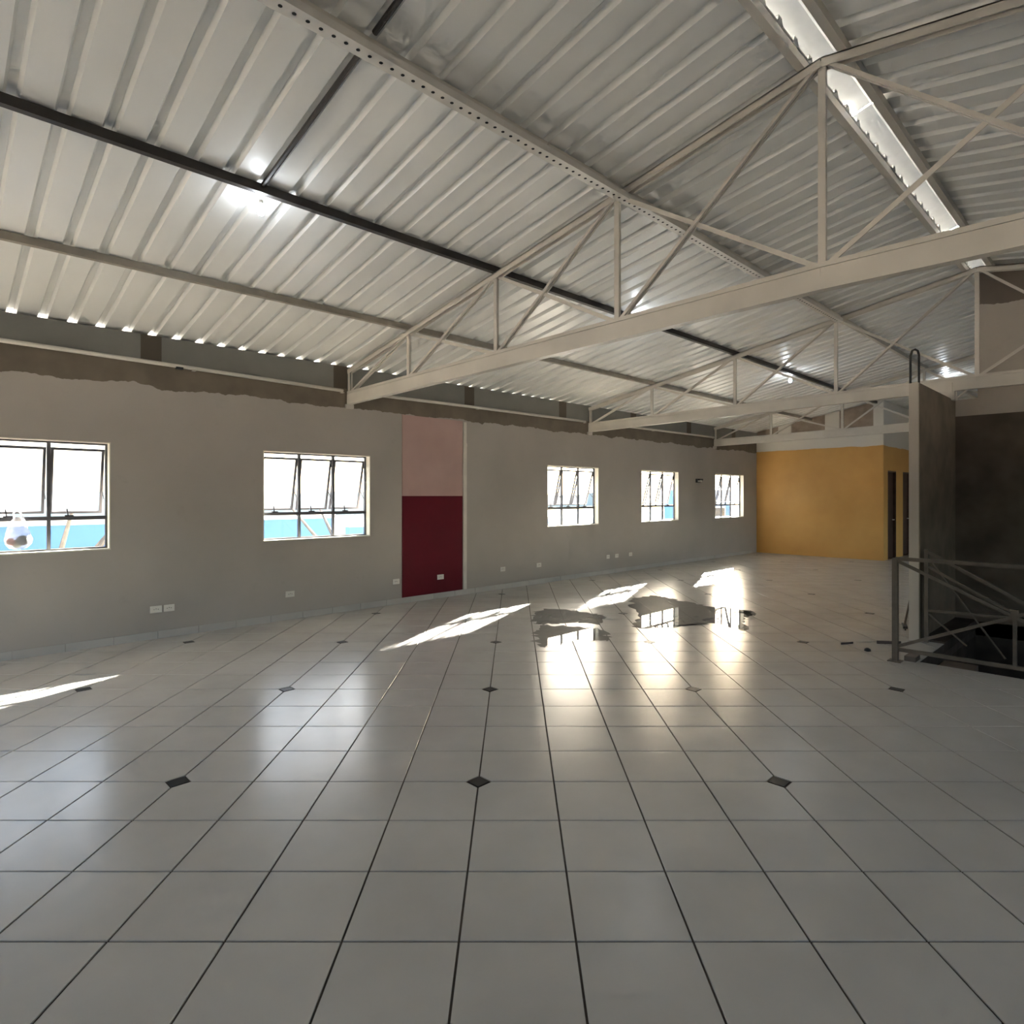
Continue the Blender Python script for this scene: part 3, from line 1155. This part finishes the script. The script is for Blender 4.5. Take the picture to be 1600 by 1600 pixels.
tag(MB().box(7.28, 7.46, 1.64, 1.74, 0, .05).build('mortar_block', M['concrete']),
    'brown mortar block at the stair edge beside the railing post', 'block')

# puddles: thin irregular sheets of water
def puddle(pts, lab):
    cx = sum(p[0] for p in pts) / len(pts)
    cy = sum(p[1] for p in pts) / len(pts)
    # smooth outline with some wobble
    fine = []
    n_ = len(pts)
    for i in range(n_):
        p0, p1, p2, p3 = (Vector(pts[(i + k) % n_]) for k in (-1, 0, 1, 2))
        for s_ in range(8):
            t_ = s_ / 8
            v = 0.5 * ((2 * p1) + (p2 - p0) * t_ + (2 * p0 - 5 * p1 + 4 * p2 - p3) * t_ ** 2 + (-p0 + 3 * p1 - 3 * p2 + p3) * t_ ** 3)
            fine.append((v.x + random.uniform(-.06, .06), v.y + random.uniform(-.06, .06)))
    me = bpy.data.meshes.new('water_puddle')
    bm = bmesh.new()
    vs = [bm.verts.new((x - cx, y - cy, .0018)) for x, y in fine]
    f_ = bm.faces.new(vs)
    if f_.normal.z < 0:
        f_.normal_flip()
    bmesh.ops.triangulate(bm, faces=[f_])
    bm.normal_update()
    for f_ in bm.faces:
        if f_.normal.z < 0:
            f_.normal_flip()
    bm.to_mesh(me)
    bm.free()
    me.materials.append(M['water'])
    o = link('water_puddle', me)
    o.location = (cx, cy, 0)
    return tag(o, lab, 'puddle', 'puddles on the tile floor')


def unp(px, py):
    d = 1.70 * FPX / (py - 775)
    a = (px - 803) / FPX * d
    return ab2xy(a, d)


puddle([unp(*q) for q in ((832, 962), (850, 952), (900, 955), (940, 962), (935, 975), (895, 972), (850, 975), (835, 972))],
       'left thin water puddle on the tiles, upper strip')
puddle([unp(*q) for q in ((836, 990), (850, 978), (900, 980), (940, 984), (952, 998), (930, 1002), (895, 1000), (870, 1010), (840, 1008))],
       'left water puddle mirroring the third window')
puddle([unp(*q) for q in ((985, 938), (1020, 931), (1060, 938), (1100, 946), (1150, 950), (1172, 958), (1160, 968), (1162, 985), (1120, 975), (1075, 977), (1030, 982), (990, 978), (1000, 962))],
       'right larger water puddle mirroring the two far windows')
puddle([unp(*q) for q in ((1156, 956), (1170, 954), (1182, 958), (1170, 962))],
       'small water spot at the right end of the puddles')

# ------------------------------------------------------------------ plastic bag hanging from the first window
bl = (.71, WL + .02, 1.14)
bag = tag(empty('plastic_bag', bl), 'white plastic bag with dark and reddish contents hanging from a window latch', 'bag')
bm_ = MB()
prof = [(.02, 0), (.07, .012), (.108, .06), (.115, .11), (.10, .17), (.085, .22), (.075, .27), (.045, .32), (.02, .34)]
bm_.lathe(prof, (0, 0, 0), 20)
vv = []
for x, y, z in bm_.v:
    k = 1 + .10 * math.sin(5 * math.atan2(y, x) + z * 22) * min(1, z * 6)
    vv.append((x * k, y * k * .55 - .03, z))
bm_.v = vv
bm_.build('bag_body', M['bag'], bag, True)
MB().tube([(-.03, -.02, .30), (-.035, .0, .38), (-.01, .04, .43)], .008, 6).build('handle', M['bag'], bag, True)
MB().tube([(.06, -.02, .28), (.04, .0, .35), (.0, .04, .43)], .008, 6).build('handle', M['bag'], bag, True)
def blob(c, r, mat, nm):
    m_ = MB().lathe([(r * math.sin(a), -r * math.cos(a)) for a in [math.pi * i / 8 for i in range(1, 8)]], (0, 0, 0), 12)
    m_.v = [(c[0] + x, c[1] + y * .6, c[2] + z) for x, y, z in m_.v]
    m_.build(nm, mat, bag, True)
blob((.035, -.05, .095), .055, M['dark_fruit'], 'dark_item')
blob((-.065, -.045, .085), .040, M['pink_fruit'], 'reddish_item')
blob((-.01, -.03, .06), .045, M['grey_fruit'], 'greenish_item')

# ------------------------------------------------------------------ outdoors
GZ = -3.2
gr = struct(MB().box(-60, 160, WL + WT + .01, 160, GZ - .2, GZ).build('ground', M['ground']))
gr2 = struct(MB().box(-60, XB - WT - .02, -60, WL + WT, GZ - .2, GZ).build('ground', M['ground']))


def block_wall(x0, x1, y, z1, mat, lab, cap=True):
    loc = ((x0 + x1) / 2, y, GZ)
    t = tag(empty('boundary_wall', loc), lab, 'wall')
    child(MB().box(x0, x1, y, y + .2, GZ, z1), 'wall_face', mat, t, loc)
    child(MB().box(x0 - .05, x1 + .05, y - .06, y + .26, z1, z1 + .09), 'coping', M['outwhite'], t, loc)


block_wall(-14, 6.75, 13.0, 1.20, M['blue'], 'sky blue painted wall outside the two left windows')
block_wall(7.4, 14.5, 13.4, .95, M['blue'], 'shorter sky blue wall outside right of the second window')


def building(x0, x1, y0, y1, z1, mat, lab, roofm, nwin):
    loc = ((x0 + x1) / 2, (y0 + y1) / 2, GZ)
    t = tag(empty('neighbour_house', loc), lab, 'building')
    child(MB().box(x0, x1, y0, y1, GZ, z1), 'wall', mat, t, loc)
    r_ = MB()
    zr = z1 + (y1 - y0) * .18
    ym = (y0 + y1) / 2
    r_.v += [(x0 - .4, y0 - .4, z1), (x1 + .4, y0 - .4, z1), (x1 + .4, y1 + .4, z1), (x0 - .4, y1 + .4, z1), (x0 - .4, ym, zr), (x1 + .4, ym, zr)]
    r_.f += [(0, 1, 5, 4), (2, 3, 4, 5), (3, 0, 4), (1, 2, 5), (3, 2, 1, 0)]
    child(r_, 'roof', roofm, t, loc)
    for k in range(nwin):
        xc = x0 + (x1 - x0) * (k + .5) / nwin
        w_ = child(MB().box(xc - .6, xc + .6, y0 - .03, y0, z1 - 1.9, z1 - .8), 'window', M['outwhite'], t, loc)
        child(MB().box(xc - .52, xc + .52, y0 - .035, y0 - .03, z1 - 1.82, z1 - .88), 'pane', M['outpane'], w_, loc)


building(-30, 3.5, 46, 56, 1.6, M['outwhite'], 'pale house far outside the leftmost window', M['rooftile'], 4)
building(27.0, 29.2, 14.6, 17, 2.0, M['blue'], 'blue painted corner building outside the fourth window', M['outwhite'], 1)
building(36.0, 44, 10.6, 12.2, 2.4, M['outyellow'], 'yellow building outside the farthest window', M['outwhite'], 2)


def tree(x, y, h, lab, leafy=True, seed=1):
    rnd = random.Random(seed)
    loc = (x, y, GZ)
    t = tag(empty('tree', loc), lab, 'tree')
    tk = MB()
    top = (x + rnd.uniform(-.3, .3), y + rnd.uniform(-.2, .2), GZ + h * .55)
    tk.tube([(x, y, GZ), (x + .1, y, GZ + h * .3), top], [.16, .13, .10], 8)
    tips = []
    for k in range(7):
        a = rnd.uniform(0, 6.28)
        l = rnd.uniform(.25, .45) * h
        e = (top[0] + math.cos(a) * l * .7, top[1] + math.sin(a) * l * .7, top[2] + l * .8)
        md = tuple((p + q_) / 2 + rnd.uniform(-.12, .12) for p, q_ in zip(top, e))
        tk.tube([top, md, e], [.06, .04, .02], 6)
        tips += [md, e]
    child(tk, 'trunk', M['bark'], t, loc)
    if leafy:
        lf = MB()
        for c_ in tips:
            for k in range(70):
                p_ = Vector(c_) + Vector((rnd.gauss(0, .4), rnd.gauss(0, .4), rnd.gauss(0, .35)))
                a = Vector((rnd.gauss(0, 1), rnd.gauss(0, 1), rnd.gauss(0, 1))).normalized() * .11
                b_ = a.orthogonal().normalized() * .05
                i_ = len(lf.v)
                lf.v += [tuple(p_ - a), tuple(p_ + b_), tuple(p_ + a), tuple(p_ - b_)]
                lf.f.append((i_, i_ + 1, i_ + 2, i_ + 3))
        o_ = child(lf, 'foliage', M['leaf'], t, loc)
        o_['kind'] = 'stuff'


tree(1.55, 11.6, 5.6, 'bare slender tree outside the right bay of the leftmost window', False, 3)
tree(6.4, 10.9, 5.4, 'bare branching tree outside the second window', False, 9)
hl = MB()   # low ridge
N_ = 40
for i in range(N_ + 1):
    x = -120 + 320 * i / N_
    z = 2.6 + .6 * math.sin(i * .5) + .4 * math.sin(i * 1.3 + 1)
    hl.v += [(x, 150, GZ), (x, 150, z), (x, 158, GZ)]
for i in range(N_):
    a = i * 3
    hl.f += [(a, a + 3, a + 4, a + 1), (a + 1, a + 4, a + 5, a + 2)]
tag(hl.build('hill_range', M['hill']), 'low hazy hills on the horizon outside the windows', 'hill')
